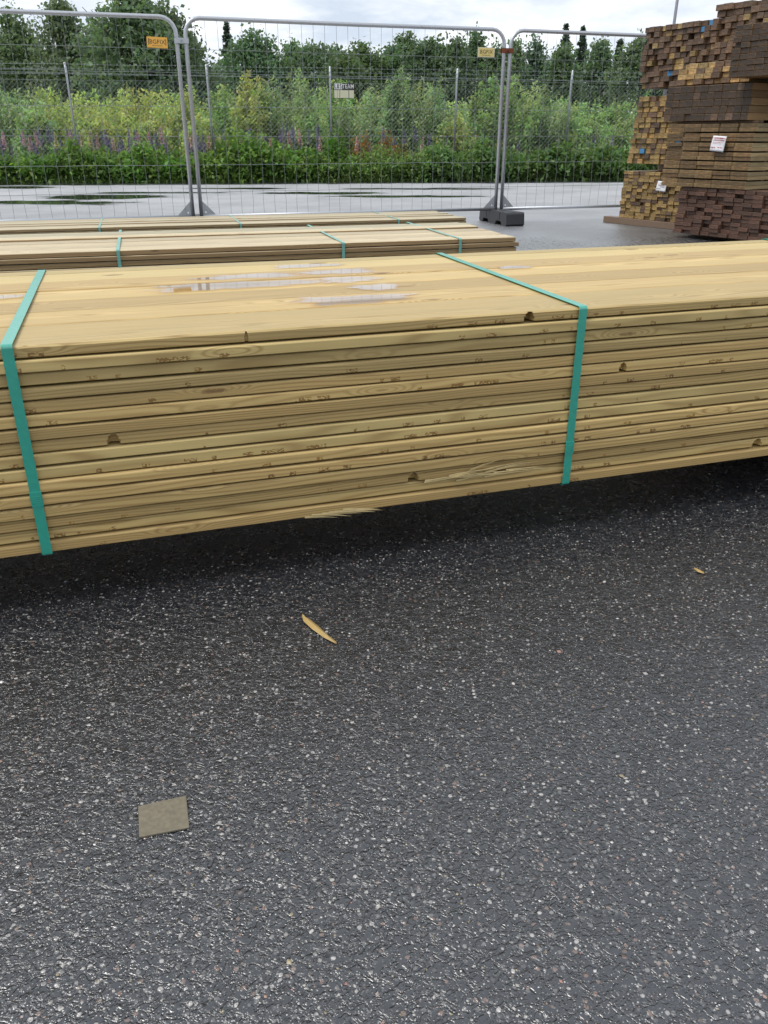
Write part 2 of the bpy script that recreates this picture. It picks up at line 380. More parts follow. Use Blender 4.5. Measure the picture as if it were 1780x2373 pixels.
# ------------------------------------------------------------------ ground
def sheet(name, poly, z, mat):
    me = bpy.data.meshes.new(name); me.from_pydata([(x, y, z) for x, y in poly], [], [tuple(range(len(poly)))]); me.materials.append(mat)
    return kind(link(name, me), 'structure')
sheet('meadow', [(-900, -900), (900, -900), (900, 900), (-900, 900)], -.03, M['soil'])
edge = [(x, 20.55 + .10 * x + .16 * math.sin(x * 1.7) + .1 * math.sin(x * 4.1 + 1)) for x in np.arange(60, -60.1, -.5)]
sheet('asphalt_yard', [(-60, -40), (60, -40)] + edge, 0., M['asphalt'])

# loose and exposed aggregate close to the camera
N = 48000
Y = .35 + 2.6 * rng.random(N) ** 1.25; X = (rng.random(N) - .5) * (1.0 + Y * 1.5)
sz = .0006 + .0022 * rng.random(N) ** 3.0; sz[:160] = rng.uniform(.0035, .0055, 160)
oct_ = np.array([(1, 0, 0), (0, 1, 0), (-1, 0, 0), (0, -1, 0), (0, 0, 1), (0, 0, -1)], float)
V = oct_[None] * (sz[:, None, None] * (.75 + .6 * rng.random((N, 6, 1)))) * np.stack([np.ones(N), .6 + .35 * rng.random(N), .42 + .2 * rng.random(N)], 1)[:, None, :]
an = rng.random(N) * 6.283; ca, sa = np.cos(an), np.sin(an)
V = np.stack([V[..., 0] * ca[:, None] - V[..., 1] * sa[:, None], V[..., 0] * sa[:, None] + V[..., 1] * ca[:, None], V[..., 2]], -1)
V += np.stack([X, Y, np.full(N, .0003)], 1)[:, None]
pal = np.array([(.42, .40, .37), (.30, .29, .28), (.17, .17, .175), (.10, .105, .11), (.36, .24, .19), (.34, .19, .16), (.50, .49, .47), (.30, .25, .16)])
cc = pal[rng.choice(8, N, p=[.10, .18, .29, .29, .03, .015, .05, .045])] * (.8 + .4 * rng.random((N, 1)))
F = np.array([(0, 1, 4), (1, 2, 4), (2, 3, 4), (3, 0, 4)])
so = link('asphalt_aggregate', np_quads('asphalt_aggregate', V[:, F].reshape(-1, 3, 3), M['stone'], np.repeat(cc, 4, 0)))
so['kind'] = 'stuff'; so['label'] = 'pale and pink stone chips showing in the wet asphalt'; so['category'] = 'stone chips'

# ------------------------------------------------------------------ decking bundles
def plank_mesh(name, L, W, T, mat, rnd, stations=14, r=.0038, warp=.0012, notches=(), bow=0., gap=.0028):
    """board with rounded edges, lofted along local x; notches: (x, half width, depth, 'low'/'high')"""
    W = W - gap; T2 = T / 2
    xs = set(np.linspace(-L / 2, L / 2, stations))
    for (nx, hw, dp, _) in notches:
        for k in np.linspace(-1.15, 1.15, 9): xs.add(nx + hw * k)
    xs = sorted(xs)
    prof = []
    rb = r * .45
    for (cy, cz, a0, rr) in [(-W / 2 + rb, -T2 + rb, 180, rb), (W / 2 - rb, -T2 + rb, 270, rb), (W / 2 - r, T2 - r, 0, r), (-W / 2 + r, T2 - r, 90, r)]:
        for k in (0, 45, 90):
            a = R(a0 + k); prof.append((cy + rr * math.cos(a), cz + rr * math.sin(a)))
    if notches: prof += [(-W / 2, T2 * f) for f in (.6, .42, .24, .06, -.15, -.4)]
    n = len(prof); ph = [rnd.random() * 6.28 for _ in range(4)]
    V = []
    for x in xs:
        wy = warp * 1.6 * math.sin(x * 1.1 + ph[0]); wz = warp * .6 * math.sin(x * 1.7 + ph[1]) + bow * x * x
        for (y, z) in prof:
            yy = y + wy; zz = z + wz
            for (nx, hw, dp, wh) in notches:
                d = abs(x - nx) / hw
                if d < 1 and y < 0:
                    arch = math.sqrt(1 - d * d)
                    if wh == 'low' and z < T2 * (-1 + 1.75 * arch): yy += dp * min(1, arch * 1.6)
            V.append((x, yy, zz))
    Fc = []
    for i in range(len(xs) - 1):
        for k in range(n):
            a = i * n + k; b = i * n + (k + 1) % n; Fc.append((a, a + n, b + n, b))
    Fc.append(tuple(range(n))); Fc.append(tuple((len(xs) - 1) * n + k for k in range(n))[::-1])
    me = bpy.data.meshes.new(name); me.from_pydata(V, [], Fc); me.update(); me.materials.append(mat)
    flat = [(k % 3 == 2) if k < 12 else True for k in range(n)]
    sm = [not flat[k] for i in range(len(xs) - 1) for k in range(n)] + [False, False]
    me.polygons.foreach_set('use_smooth', sm)
    return me

def strap_mesh(w, x, y0, y1, z0, z1, sag=0., th=.0011, skew=0.):
    """flat band wrapped round the bundle section in the local yz plane"""
    r = .006; pts = []
    def arc(cy, cz, a0):
        for k in range(5):
            a = R(a0 + 22.5 * k); pts.append((cy + r * math.cos(a), cz + r * math.sin(a)))
    arc(y0 + r, z0 + r, 180); arc(y1 - r, z0 + r, 270); arc(y1 - r, z1 - r, 0)
    pts.append(((y0 + y1) / 2, z1 + sag)); arc(y0 + r, z1 - r, 90)
    n = len(pts); V = []; Fc = []
    cy0, cz0 = (y0 + y1) / 2, (z0 + z1) / 2
    for i, (y, z) in enumerate(pts):
        a, b = pts[i - 1], pts[(i + 1) % n]; ty, tz = b[0] - a[0], b[1] - a[1]; l = math.hypot(ty, tz); ny, nz = tz / l, -ty / l
        sk = skew * (y - cy0)
        for (xx, oo) in ((-w / 2, 0), (w / 2, 0), (w / 2, th), (-w / 2, th)):
            V.append((x + xx + sk, y + ny * oo, z + nz * oo))
    for i in range(n):
        for k in range(4):
            a = i * 4 + k; b = i * 4 + (k + 1) % 4; c = ((i + 1) % n) * 4 + (k + 1) % 4; d = ((i + 1) % n) * 4 + k
            Fc.append((a, d, c, b))
    me = bpy.data.meshes.new('strap'); me.from_pydata(V, [], Fc); me.update(); me.materials.append(M['strap']); return me

def deck_bundle(label, loc, rz, x0, x1, rows, layers, zb, T, mat, straps, seed, jit=.0055, notch=None, gap=.0028, zj=.0008, strap=None, sw=.021):
    rnd = random.Random(seed)
    root = thing('decking_bundle', label, 'lumber bundle', loc, rz, None)
    L = x1 - x0; xm = (x0 + x1) / 2
    shared = {}
    for k in range(layers):
        z = zb + (k + .5) * T; y = 0.
        jy = rnd.uniform(-jit, jit)
        if k >= layers - 1: jy = 0
        for i, w in enumerate(rows):
            front = i == 0; top = k == layers - 1
            nts = (notch or {}).get(k, ()) if front else ()
            if front or top:
                me = plank_mesh('plank', L, w, T - .0036 - (rnd.random() * .0014), mat, rnd, 16, rnd.uniform(.0034, .0050), .0012, [(a - xm, b, c, d) for a, b, c, d in nts], gap=gap)
            else:
                if w not in shared: shared[w] = plank_mesh('plank', L, w, T - .001, mat, rnd, 4)
                me = shared[w]
            dx = rnd.uniform(-.012, .012)
            zz = z + (rnd.uniform(-zj, zj) if top else 0)
            if top and zj > .001: dx = rnd.choice([0, 0, -.04, -.012, -.02]); 
            o = link('plank', me, root, (xm + (0 if nts else dx), y + w / 2 + (jy if front else 0), zz), (0, 0, rnd.uniform(-.0006, .0006)))
            y += w
    W = sum(rows); zt = zb + layers * T
    for s in straps:
        so_ = link('strap', strap_mesh(sw, s[0], -.0055, W + .002, zb - .0015, zt + .0018, 0., skew=s[1] if len(s) > 1 else 0.), root)
        if strap: so_.data.materials[0] = strap
    return root, W, zt

Z1, T1 = .1319, .028
B1, W1, ZT1 = deck_bundle('long pressure-treated decking bundle in two teal straps nearest the bare asphalt', (0, 1.7635, 0), .3157, -1.9, 3.5,
    [.197, .146, .146, .146, .146, .146, .073], 16, Z1, T1, M['deck'], [(-.751, .012), (.506, .035), (1.872, .03)], 3,
    notch={15: ((.353, .012, .03, 'low'), (-.30, .004, .006, 'low')), 8: ((-.59, .012, .02, 'low'),), 2: ((.075, .012, .02, 'low'),), 10: ((.622, .010, .02, 'low'),), 1: ((1.09, .014, .02, 'low'),)})
# strap seals (crimp joints low on the front)
for s, zs in ((-.757, .262), (.4885, .232)):
    mb = MB(); mb.box(s - .0118, s + .0118, -.0086, -.0064, zs - .016, zs + .016)
    for k in range(4): mb.box(s - .0108, s + .0108, -.0094, -.0085, zs - .008 + k * .0042, zs - .0062 + k * .0042)
    mb.build('strap_seal', M['strap'], B1)
# torn splinters low on the front face
def splinter(x, y, z, l, ang, lift, th):
    d = Vector((math.cos(ang), -lift, math.sin(ang))).normalized(); u = Vector((0, 0, 1)); u = (u - d * u.dot(d)).normalized(); w = d.cross(u)
    mb = MB(); p = Vector((x, y, z)); st = 5; V = []
    for i in range(st):
        f = i / (st - 1); rr = th * (1 - f) ** .8 + .0002; c = p + d * l * f + u * (math.sin(f * 3) * l * .02)
        V += [c + u * rr, c + w * rr * .35, c - u * rr * .8, c - w * rr * .35]
    Fc = [(0, 1, 2, 3)]
    for i in range(st - 1):
        for k in range(4): a = i * 4 + k; b = i * 4 + (k + 1) % 4; Fc.append((a, a + 4, b + 4, b))
    return mb.add(V, Fc).build('splinter', M['splinter'], B1)
rs = random.Random(5)
for i in range(22):
    splinter(rs.uniform(.10, .33), -.001 - rs.random() * .004, .184 + rs.uniform(-.006, .007) + .01 * rs.random(), rs.uniform(.05, .15), rs.uniform(-.06, .10), rs.uniform(.02, .10), rs.uniform(.0015, .0035))
for i in range(7):
    splinter(rs.uniform(-.20, -.10), -.0005, .137 + rs.uniform(-.003, .003), rs.uniform(.06, .12), rs.uniform(-.16, -.05), rs.uniform(.0, .05), rs.uniform(.003, .0055))
splinter(.33, -.004, .186, .15, -.04, .05, .0028); splinter(.22, -.004, .205, .09, .28, .16, .0014); splinter(.20, -.004, .196, .08, .35, .2, .0012)
# rain water lying on the top boards
def film(cx, cy, lx, ly, seed):
    rr = random.Random(seed); n = 44; V = [(0, 0, 0)]
    ph = [rr.random() * 6.28 for _ in range(5)]
    for i in range(n):
        a = 2 * math.pi * i / n; k = 1 + .13 * math.sin(3 * a + ph[0]) + .10 * math.sin(7 * a + ph[1]) + .07 * math.sin(13 * a + ph[2])
        ca, sa = math.cos(a), math.sin(a)
        V.append((1.25 * lx * k * math.copysign(abs(ca) ** .8, ca), max(-ly * 1.2, min(ly * 1.2, ly * 1.15 * k * math.copysign(abs(sa) ** .6, sa))), 0))
    rings = (0., .45, .75, 1.); VV = []; ee = []
    for k, f in enumerate(rings[1:]):
        VV += [(v[0] * f, v[1] * f, 0) for v in V[1:]]; ee += [1 - f] * n
    VV = [(0, 0, 0)] + VV; ee = [1.] + ee
    FF = [(0, i + 1, (i + 1) % n + 1) for i in range(n)]
    for k in range(2):
        o_ = 1 + k * n; FF += [(o_ + i, o_ + n + i, o_ + n + (i + 1) % n, o_ + (i + 1) % n) for i in range(n)]
    me = bpy.data.meshes.new('water_film'); me.from_pydata(VV, [], FF); me.materials.append(M['film'])
    at = me.attributes.new('tint', 'FLOAT_COLOR', 'POINT'); at.data.foreach_set('color', [c for e_ in ee for c in (e_, e_, e_, 1.)])
    link('water_film', me, B1, (cx, cy, ZT1 - .0004 + seed * .00015))
for a in [(.01, .262, .135, .060, 1), (.115, .415, .06, .050, 2), (-.235, .560, .22, .058, 3), (.075, .560, .075, .055, 4), (-.17, .700, .13, .045, 5), (.09, .705, .10, .05, 6), (.02, .85, .10, .04, 7),
          (-.82, .56, .05, .03, 8), (.62, .62, .05, .03, 9)]: film(*a)

B2, W2, _ = deck_bundle('weathered pale decking bundle lying just behind the big yellow bundle', (.808, 5.07, 0), .275, -5.4, 0., [.15] * 7, 10, .12, .028, M['deck_pale'],
    [(-.375,), (-1.08,), (-2.30,)], 11, jit=.014, gap=.007, zj=.0085, strap=M['strap_pale'], sw=.017)
B3, W3, _ = deck_bundle('low pale decking bundle lying next to the mesh fence panels', (.813, 8.47, 0), .282, -5.4, 0., [.15] * 6, 4, .108, .028, M['deck_pale'],
    [(-.70,), (-2.22,), (-3.46,)], 12, jit=.014, gap=.007, zj=.0085, strap=M['strap_pale'], sw=.017)
# timber bearers under the bundles
def bearer(root_loc, rz, x, y0, y1, z1, label, w=.075):
    mb = MB(); b = .004
    c, s = math.cos(rz), math.sin(rz)
    o = MB().box(y0, y1, -w / 2, w / 2, 0.001, z1).build('timber_bearer', M['bearer'])
    o.location = (root_loc[0] + c * x, root_loc[1] + s * x, 0); o.rotation_euler = (0, 0, rz + math.pi / 2)
    bv = o.modifiers.new('bevel', 'BEVEL'); bv.width = .004; bv.segments = 2
    tag(o, label, 'bearer', 'bearers under the decking bundles')
for x in (-1.45, 1.7, 3.0): bearer((0, 1.7635), .3157, x, .22, .98, Z1 - .002, 'squared timber bearer in the dark gap under the big yellow decking bundle')
for x in (-.5, -2.6, -4.8): bearer((.808, 5.07), .275, x, .03, 1.0, .118, 'squared timber bearer under the pale decking bundle behind the yellow one')
for x in (-.5, -2.6, -4.8): bearer((.813, 8.47), .282, x, .03, .87, .106, 'squared timber bearer under the low decking bundle beside the mesh fence')

# ------------------------------------------------------------------ small things on the asphalt
o = MB().add([(-.379, .937, .0003), (-.31, .960, .0003), (-.291, .896, .0003), (-.361, .877, .0003), (-.379, .937, .0055), (-.31, .960, .0050), (-.291, .896, .0042), (-.361, .877, .0048)],
    [(0, 1, 2, 3), (7, 6, 5, 4), (0, 4, 5, 1), (1, 5, 6, 2), (2, 6, 7, 3), (3, 7, 4, 0)]).build('wood_offcut', M['offcut'])
bv = o.modifiers.new('bevel', 'BEVEL'); bv.width = .0012; bv.segments = 2
tag(o, 'small grey-brown square wood offcut lying flat on the wet asphalt', 'wood offcut')
def sliver(pts, ws, th, label):
    V = []; n = len(pts); d = Vector((pts[-1][0] - pts[0][0], pts[-1][1] - pts[0][1], 0)).normalized(); w = Vector((-d.y, d.x, 0))
    for p, ww in zip(pts, ws):
        p = Vector(p); V += [p + w * ww + Vector((0, 0, .0006)), p + Vector((0, 0, th)), p - w * ww + Vector((0, 0, .0006)), p]
    Fc = [(0, 1, 2, 3), tuple((n - 1) * 4 + k for k in (3, 2, 1, 0))]
    for i in range(n - 1):
        for k in range(4): a = i * 4 + k; b = i * 4 + (k + 1) % 4; Fc.append((a, a + 4, b + 4, b))
    tag(MB().add(V, Fc).build('wood_sliver', M['sliver']), label, 'wood sliver')
sliver([(-.176, 1.486, .002), (-.166, 1.468, .003), (-.145, 1.437, .004), (-.119, 1.404, .003), (-.097, 1.380, .002)], [.002, .0075, .0085, .006, .0005], .006, 'long pointed wood splinter lying alone on the asphalt')
sliver([(.742, 1.695, .002), (.750, 1.681, .003), (.758, 1.672, .002)], [.001, .005, .001], .005, 'tiny yellow wood chip on the asphalt near the bundle')

# ------------------------------------------------------------------ mesh fence panels
FO = Vector((0, 9.998, 0)); FR = .2945
FE = Vector((math.cos(FR), math.sin(FR), 0)); FN = Vector((-FE.y, FE.x, 0))
def fpos(s, n=0, z=0): return FO + FE * s + FN * n + Vector((0, 0, z))
def fence_panel(s0, label, seed):
    rr = random.Random(seed); L = 3.5; zb, zt, rad = .155, 2.026, .15
    root = thing('mesh_fence', label, 'fence panel', fpos(s0), FR, None)
    pts = [(0, 0, .06), (0, 0, zt - rad)] + [(rad - rad * math.cos(a), 0, zt - rad + rad * math.sin(a)) for a in (R(18), R(36), R(54), R(72))] + [(rad, 0, zt), (L / 2, 0, zt - .004)]
    pts += [(L - rad, 0, zt)] + [(L - rad + rad * math.sin(a), 0, zt - rad + rad * math.cos(a)) for a in (R(18), R(36), R(54), R(72))] + [(L, 0, zt - rad), (L, 0, .06)]
    MB().tube(pts, .0205, 12).build('frame_tube', M['galv'], root, True)
    MB().tube([(.015, 0, zb), (L - .015, 0, zb)], .019, 10).build('bottom_rail', M['galv'], root, True)
    for x, sg in ((0, 1), (L, -1)):
        poly = [(0, 0), (.145, 0), (.0, .145)]
        hole = MB(); hx, hz, hr = .032, .03, .009
        # gusset plate with a round hole
        ring = [(hx + hr * math.cos(2 * math.pi * k / 12), hz + hr * math.sin(2 * math.pi * k / 12)) for k in range(12)]
        def outer(a):
            ca, sa = math.cos(a), math.sin(a); best = 9
            if ca < -1e-6: best = min(best, -hx / ca)
            if sa < -1e-6: best = min(best, -hz / sa)
            if ca + sa > 1e-6: best = min(best, (.145 - hx - hz) / (ca + sa))
            return hx + ca * best, hz + sa * best
        angs = sorted([2 * math.pi * k / 12 for k in range(12)] + [math.atan2(-hz, -hx) % 6.2832, math.atan2(-hz, .145 - hx) % 6.2832, math.atan2(.145 - hz, -hx) % 6.2832])
        V = []; Fc = []; n = len(angs)
        for yy in (-.003, .003):
            for a in angs: p = outer(a); V.append((x + sg * (.018 + p[0]), yy, zb + .012 + p[1]))
            for a in angs: V.append((x + sg * (.018 + hx + hr * math.cos(a)), yy, zb + .012 + hz + hr * math.sin(a)))
        for b in (0, 2 * n):
            for i in range(n): j = (i + 1) % n; Fc.append((b + i, b + j, b + n + j, b + n + i))
        for i in range(n): j = (i + 1) % n; Fc += [(i, j, 2 * n + j, 2 * n + i), (n + i, n + j, 3 * n + j, 3 * n + i)]
        MB().add(V, Fc).build('gusset_plate', M['galv'], root)
    mb = MB(); nv = 28
    for i in range(nv):
        x = .075 + i * (L - .15) / (nv - 1); zz = [zb]
        k0 = .004
        pts = []
        for z in (zb, .30, .40, .55, .67, .80, .95, 1.22, 1.52, 1.75, zt - (.0 if .18 < x < L - .18 else .07)):
            pts.append((x + rr.uniform(-k0, k0) * (1.6 if z < .7 else .6) * (0 if z in (zb,) else 1), rr.uniform(-.004, .004), z))
        mb.tube(pts, .0017, 4, False)
    for z in (.402, .673, .951, 1.228, 1.517, 1.749):
        for dz in ((0, .022) if z in (1.517,) else (0,)):
            mb.tube([(x, .003 + rr.uniform(-.003, .003), z + dz + rr.uniform(-.004, .004)) for x in np.linspace(0, L, 15)], .0022, 4, False)
    kind(mb.build('wire_mesh', M['wire'], root), 'stuff')
    return root
fence_panel(-2.09, 'galvanised mesh fence panel with the faded yellow sign', 1)
fence_panel(1.486, 'galvanised mesh fence panel ending behind the stacked timber', 2)
fence_panel(-5.68, 'galvanised mesh fence panel with the bright orange sign', 3)
# couplers
def clamp(s, mat, label):
    root = thing('fence_clamp', label, 'clamp', fpos(s, 0, 1.823), FR, None)
    MB().box(-.070, .070, -.032, -.0215, -.024, .024).build('front_plate', mat, root)
    MB().box(-.070, .070, .0215, .030, -.024, .024).build('back_plate', mat, root)
    MB().tube([(0, -.046, 0), (0, .042, 0)], .008, 8).build('bolt', mat, root)
    MB().tube([(0, -.046, 0), (0, -.033, 0)], .014, 6).build('nut', mat, root)
clamp(1.446, M['rust'], 'rusty steel clamp joining two fence posts above the rubber block')
clamp(-2.135, M['galv'], 'grey steel clamp joining two fence posts beside the orange sign')
# rubber feet
def foot(s, label, n0=-.12):
    root = thing('rubber_block', label, 'fence block', fpos(s, n0), FR - math.pi / 2, None)
    hl, hw, H = .40, .115, .15
    # long section profile along local x with two forklift notches and stepped slots
    lo = [(-hl, .02), (-hl + .02, .0), (-.30, .0), (-.27, .045), (-.14, .045), (-.11, .0), (.08, .0), (.11, .045), (.24, .045), (.27, .0), (hl - .02, .0), (hl, .02)]
    hi = [(hl - .012, H - .02), (hl - .03, H), (-hl + .03, H), (-hl + .012, H - .02)]
    prof = lo + hi; n = len(prof); V = []
    for y, k in ((-hw, .0), (-hw + .02, 1.), (hw - .02, 1.), (hw, .0)):
        for (x, z) in prof: V.append((x, y * (1 if k else 1), z if k else max(z, .0) * .985 + .001))
    Fc = []
    for j in range(3):
        for i in range(n): a = j * n + i; b = j * n + (i + 1) % n; Fc.append((a, b, b + n, a + n))
    from mathutils.geometry import tessellate_polygon
    tri = tessellate_polygon([[Vector((p[0], p[1], 0)) for p in prof]])
    for b in (0, 3 * n): Fc += [tuple(b + i for i in (f if b else f[::-1])) for f in tri]
    MB().add(V, Fc).build('block_body', M['rubber'], root)
    for x in (-.21, .175):
        for sy in (-1, 1):
            MB().box(x - .03, x + .03, min(sy * (hw - .002), sy * (hw + .004)), max(sy * (hw - .002), sy * (hw + .004)), .06, H - .004).build('side_rib', M['rubber'], root)
    MB().box(-.36, .36, -.012, .012, H - .001, H + .004).build('top_ridge', M['rubber'], root)
foot(1.446, 'black recycled-rubber fence foot standing on open asphalt', -.10)
foot(-2.135, 'black rubber fence foot hidden behind the low decking bundle', -.0)

# text helper
def text_mesh(body, size, mat, name, bold=.0, shear=0., sx=1.):
    cu = bpy.data.curves.new(name, 'FONT'); cu.body = body; cu.size = size; cu.offset = bold; cu.align_x = 'CENTER'; cu.align_y = 'CENTER'; cu.resolution_u = 3; cu.space_character = 1.06; cu.shear = shear
    ob = bpy.data.objects.new(name, cu); C.objects.link(ob)
    dg = bpy.context.evaluated_depsgraph_get(); me = bpy.data.meshes.new_from_object(ob.evaluated_get(dg)); me.name = name
    bpy.data.objects.remove(ob, do_unlink=True)
    me.transform(Matrix.Diagonal((sx, 1, 1, 1))); me.materials.clear(); me.materials.append(mat); return me
def upright(root, me, name, x, y, z): return link(name, me, root, (x, y, z), (math.pi / 2, 0, 0))
def bg_sign(s, label, fill, border, bars, rz=0.):
    root = thing('fence_sign', label, 'sign', fpos(s, -.022, 1.80), FR, None); root.rotation_euler = (0, rz, FR)
    MB().box(-.10, .10, -.0015, .0015, -.048, .048).build('plate', border, root)
    MB().box(-.093 if border is not fill else -.0975, .093 if border is not fill else .0975, -.003, -.0015, -.041 if border is not fill else -.0455, .041 if border is not fill else .0455).build('face', fill, root)
    upright(root, text_mesh('BGFIX', .054, M['ink'], 'lettering', .0, 0, 1.0), 'lettering', 0, -.004, .004)
    if bars:
        for x, k in ((-.083, 1), (.083, -1)):
            MB().box(x - .003, x + .003, -.0045, -.0032, -.022, .030).build('bar', M['ink'], root)
            MB().box(min(x, x + k * .008), max(x, x + k * .008), -.0046, -.0033, .027, .032).build('bar_foot', M['ink'], root)
    mb = MB()
    for k in range(16): mb.box(-.052 + k * .0065, -.052 + k * .0065 + .0045, -.0042, -.0032, -.029, -.0255)
    mb.build('small_print', M['ink'], root)
bg_sign(-2.375, 'bright orange fence sign with black letters and side bars', M['sign_orange'], M['sign_orange'], True, .03)
bg_sign(1.185, 'faded yellow fence sign with a pale border and black letters', M['sign_yellow'], M['sign_pale'], False, 0.)

# ------------------------------------------------------------------ chain-link fence
def cy(x): return 21.75 + .20 * x
CR = math.atan(.20)
root = thing('chain_link_fence', 'tall chain-link fence with steel posts and barbed wire along the green verge', 'fence', (0, cy(0), 0), CR, None)
cs = math.cos(CR)
PX = [-13.1, -10.1, -7.05, -4.05, -1.27, 1.76, 4.65, 7.7, 10.7]
for x in PX:
    s = x / cs * 1.0
    mb = MB().tube([(s, 0, -.02), (s, 0, 2.15), (s, -.05, 2.44)], .024, 10)
    p = mb.build('post', M['galv'], root, True)
    b = MB()
    for z in (.55, 1.2, 1.6, 2.02, 2.10, 2.24, 2.34, 2.42): b.tube([(s, -.035 - max(0, z - 2.15) * .17, z), (s, -.015 - max(0, z - 2.15) * .17, z)], .013, 6)
    b.build('post_clip', M['galv'], p)
s0, s1 = PX[0] / cs, PX[-1] / cs; zt = 2.10; st = .105
mb = MB(); rr = random.Random(4)
x = s0 - zt
while x < s1:
    for sg in (1, -1):
        a = (x, 0., 0.03) if sg == 1 else (x + zt, 0.004, 0.03); b = (x + zt, 0., zt) if sg == 1 else (x, .004, zt)
        pts = []
        (ax, ay, az), (bx, by, bz) = a, b
        t0 = max(0, min(1, ((s0 - ax) / (bx - ax)) if bx != ax else 0)); t1 = max(0, min(1, (s1 - ax) / (bx - ax)))
        lo, hi = min(t0, t1), max(t0, t1)
        if sg == 1: lo, hi = max(0, (s0 - ax) / (bx - ax)), min(1, (s1 - ax) / (bx - ax))
        else: lo, hi = max(0, (ax - s1) / (ax - bx)), min(1, (ax - s0) / (ax - bx))
        if hi - lo > .02:
            mb.tube([(ax + (bx - ax) * f, ay, az + (bz - az) * f) for f in (lo, hi)], .0019, 3, False)
    x += st
kind(mb.build('chain_link_fabric', M['wire'], root), 'stuff')
for z in (2.10, 1.1, .1): MB().tube([(x, -.01, z) for x in np.linspace(s0, s1, 20)], .003, 4).build('line_wire', M['wire'], root)
for z in (2.22, 2.32, 2.41):
    mb = MB().tube([(x, -.03 - (z - 2.2) * .17, z - .012 * math.sin((x - s0) * 1.05) ** 2) for x in np.linspace(s0, s1, 60)], .003, 4)
    b = s0
    while b < s1:
        mb.tube([(b - .012, -.05, z - .02), (b + .012, -.03, z + .02)], .0025, 3, False); mb.tube([(b + .012, -.05, z - .02), (b - .012, -.03, z + .02)], .0025, 3, False); b += .14
    mb.build('barbed_wire', M['wire'], root)
# company sign on the chain-link fence
sx = -.945
root = thing('company_sign', 'black, white and cream company sign wired to the chain-link fence', 'sign', (sx, cy(sx) - .05, 1.945), CR, None)
MB().box(-.245, .245, -.002, .002, -.165, .155).build('plate', M['ink'], root)
MB().box(-.235, -.045, -.004, -.002, .025, .148).build('white_field', M['white'], root)
MB().box(-.236, .236, -.004, -.002, -.157, .008).build('cream_field', M['cream'], root)
for x in (-.105, .115): MB().box(x - .004, x + .004, -.006, -.004, -.157, .008).build('divider', M['ink'], root)
upright(root, text_mesh('L', .135, M['ink'], 'letter', .0015, 0, .8), 'letter', -.205, -.006, .085)
upright(root, text_mesh('S', .135, M['ink'], 'letter', .0015, 0, .75), 'letter', -.082, -.006, .085)
kh = MB(); V = [(.017 * math.cos(2 * math.pi * k / 16) - .143, -.006, .112 + .019 * math.sin(2 * math.pi * k / 16)) for k in range(16)]
kh.add(V, [tuple(range(16))]); kh.add([(-.150, -.006, .10), (-.136, -.006, .10), (-.124, -.006, .045), (-.162, -.006, .045)], [(0, 1, 2, 3)])
kh.add([(-.148, -.006, .131), (-.138, -.006, .131), (-.138, -.006, .141), (-.148, -.006, .141)], [(0, 1, 2, 3)])
kh.build('keyhole_letter', M['ink'], root)
upright(root, text_mesh('TEAM', .125, M['white'], 'lettering', .0015, 0, .86), 'lettering', .096, -.005, .085)

# ------------------------------------------------------------------ timber stacks
SA = R(32); SN = Vector((math.cos(SA), math.sin(SA), 0)); SE = Vector((SN.y, -SN.x, 0)); SL = Vector((2.715, 10.416, 0))
def spos(s, off, z): return SL + SE * s + SN * off + Vector((0, 0, z))
SRZ = math.atan2(SE.y, SE.x)     # local x = along the end face; local y = SN
_beam = {}
def beam_mesh(w, h, L, mat, rnd):
    k = (round(w, 4), round(h, 4), round(L, 2), mat.name, rnd.randrange(3))
    if k not in _beam:
        b = min(w, h) * .05; mb = MB(); V = []
        j = [(1 + rnd.uniform(-.03, .0)) for _ in range(4)]
        for (y, ins) in ((0, b), (b, 0), (L, 0)):
            c = [(-w / 2 + ins, -h / 2 + ins), (w / 2 - ins, -h / 2 + ins), (w / 2 - ins, h / 2 - ins), (-w / 2 + ins, h / 2 - ins)]
            V += [(x * j[i], y, z * j[i]) for i, (x, z) in enumerate(c)]
        Fc = [(0, 1, 2, 3), (11, 10, 9, 8)]
        for q in (0, 4):
            for i in range(4): a = q + i; c2 = q + (i + 1) % 4; Fc.append((a, a + 4, c2 + 4, c2))
        _beam[k] = mb.add(V, Fc).mesh('beam', mat)
    return _beam[k]
def timber_stack(label, s0, s1, z0, z1, off, cols, rows, mats, seed, stag=.03, drift=0., length=3.6, part='beam', sticker=None, fill=1., gapz=.04, ragged=0.):
    rnd = random.Random(seed); root = thing('timber_bundle', label, 'timber bundle', spos(s0, off, z0), SRZ, 'stacked timber bundles')
    W = s1 - s0; w = W / cols; H = z1 - z0
    ns = len(sticker) if sticker else 0
    h = (H - (ns * .012)) / rows; z = 0.
    for r_ in range(rows):
        if sticker and r_ in sticker:
            mb = MB().box(0.02, W - .02, .25, .29, z + .001, z + .011); mb.build('sticker', M['bearer'], root); z += .012
        dx = drift * r_ / rows
        x = rnd.uniform(0, ragged)
        for c in range(cols):
            if rnd.random() > fill and r_ > rows * .3: x += w; continue
            ww = w
            mt = M[rnd.choices([m[0] for m in mats], [m[1] for m in mats])[0]]
            me = beam_mesh(w * .975, h * (1 - gapz), length, mt, rnd)
            o = link(part, me, root, (x + w / 2 + dx + rnd.uniform(-.0012, .0012), rnd.uniform(0, stag) + (rnd.random() < .12) * rnd.uniform(0, stag * 1.5), z + h / 2 - h * gapz * .5 + rnd.uniform(0, h * gapz * .4)))
            x += w + (rnd.random() < .06) * w * .08
        z += h
    return root
TAN = [('t_tan', 6), ('t_brown', 1.6)]
timber_stack('bottom bundle of tan square-ended battens with a white paper label', .17, 1.10, .074, .585, 0, 12, 14, TAN, 21, stag=.03, drift=.0)
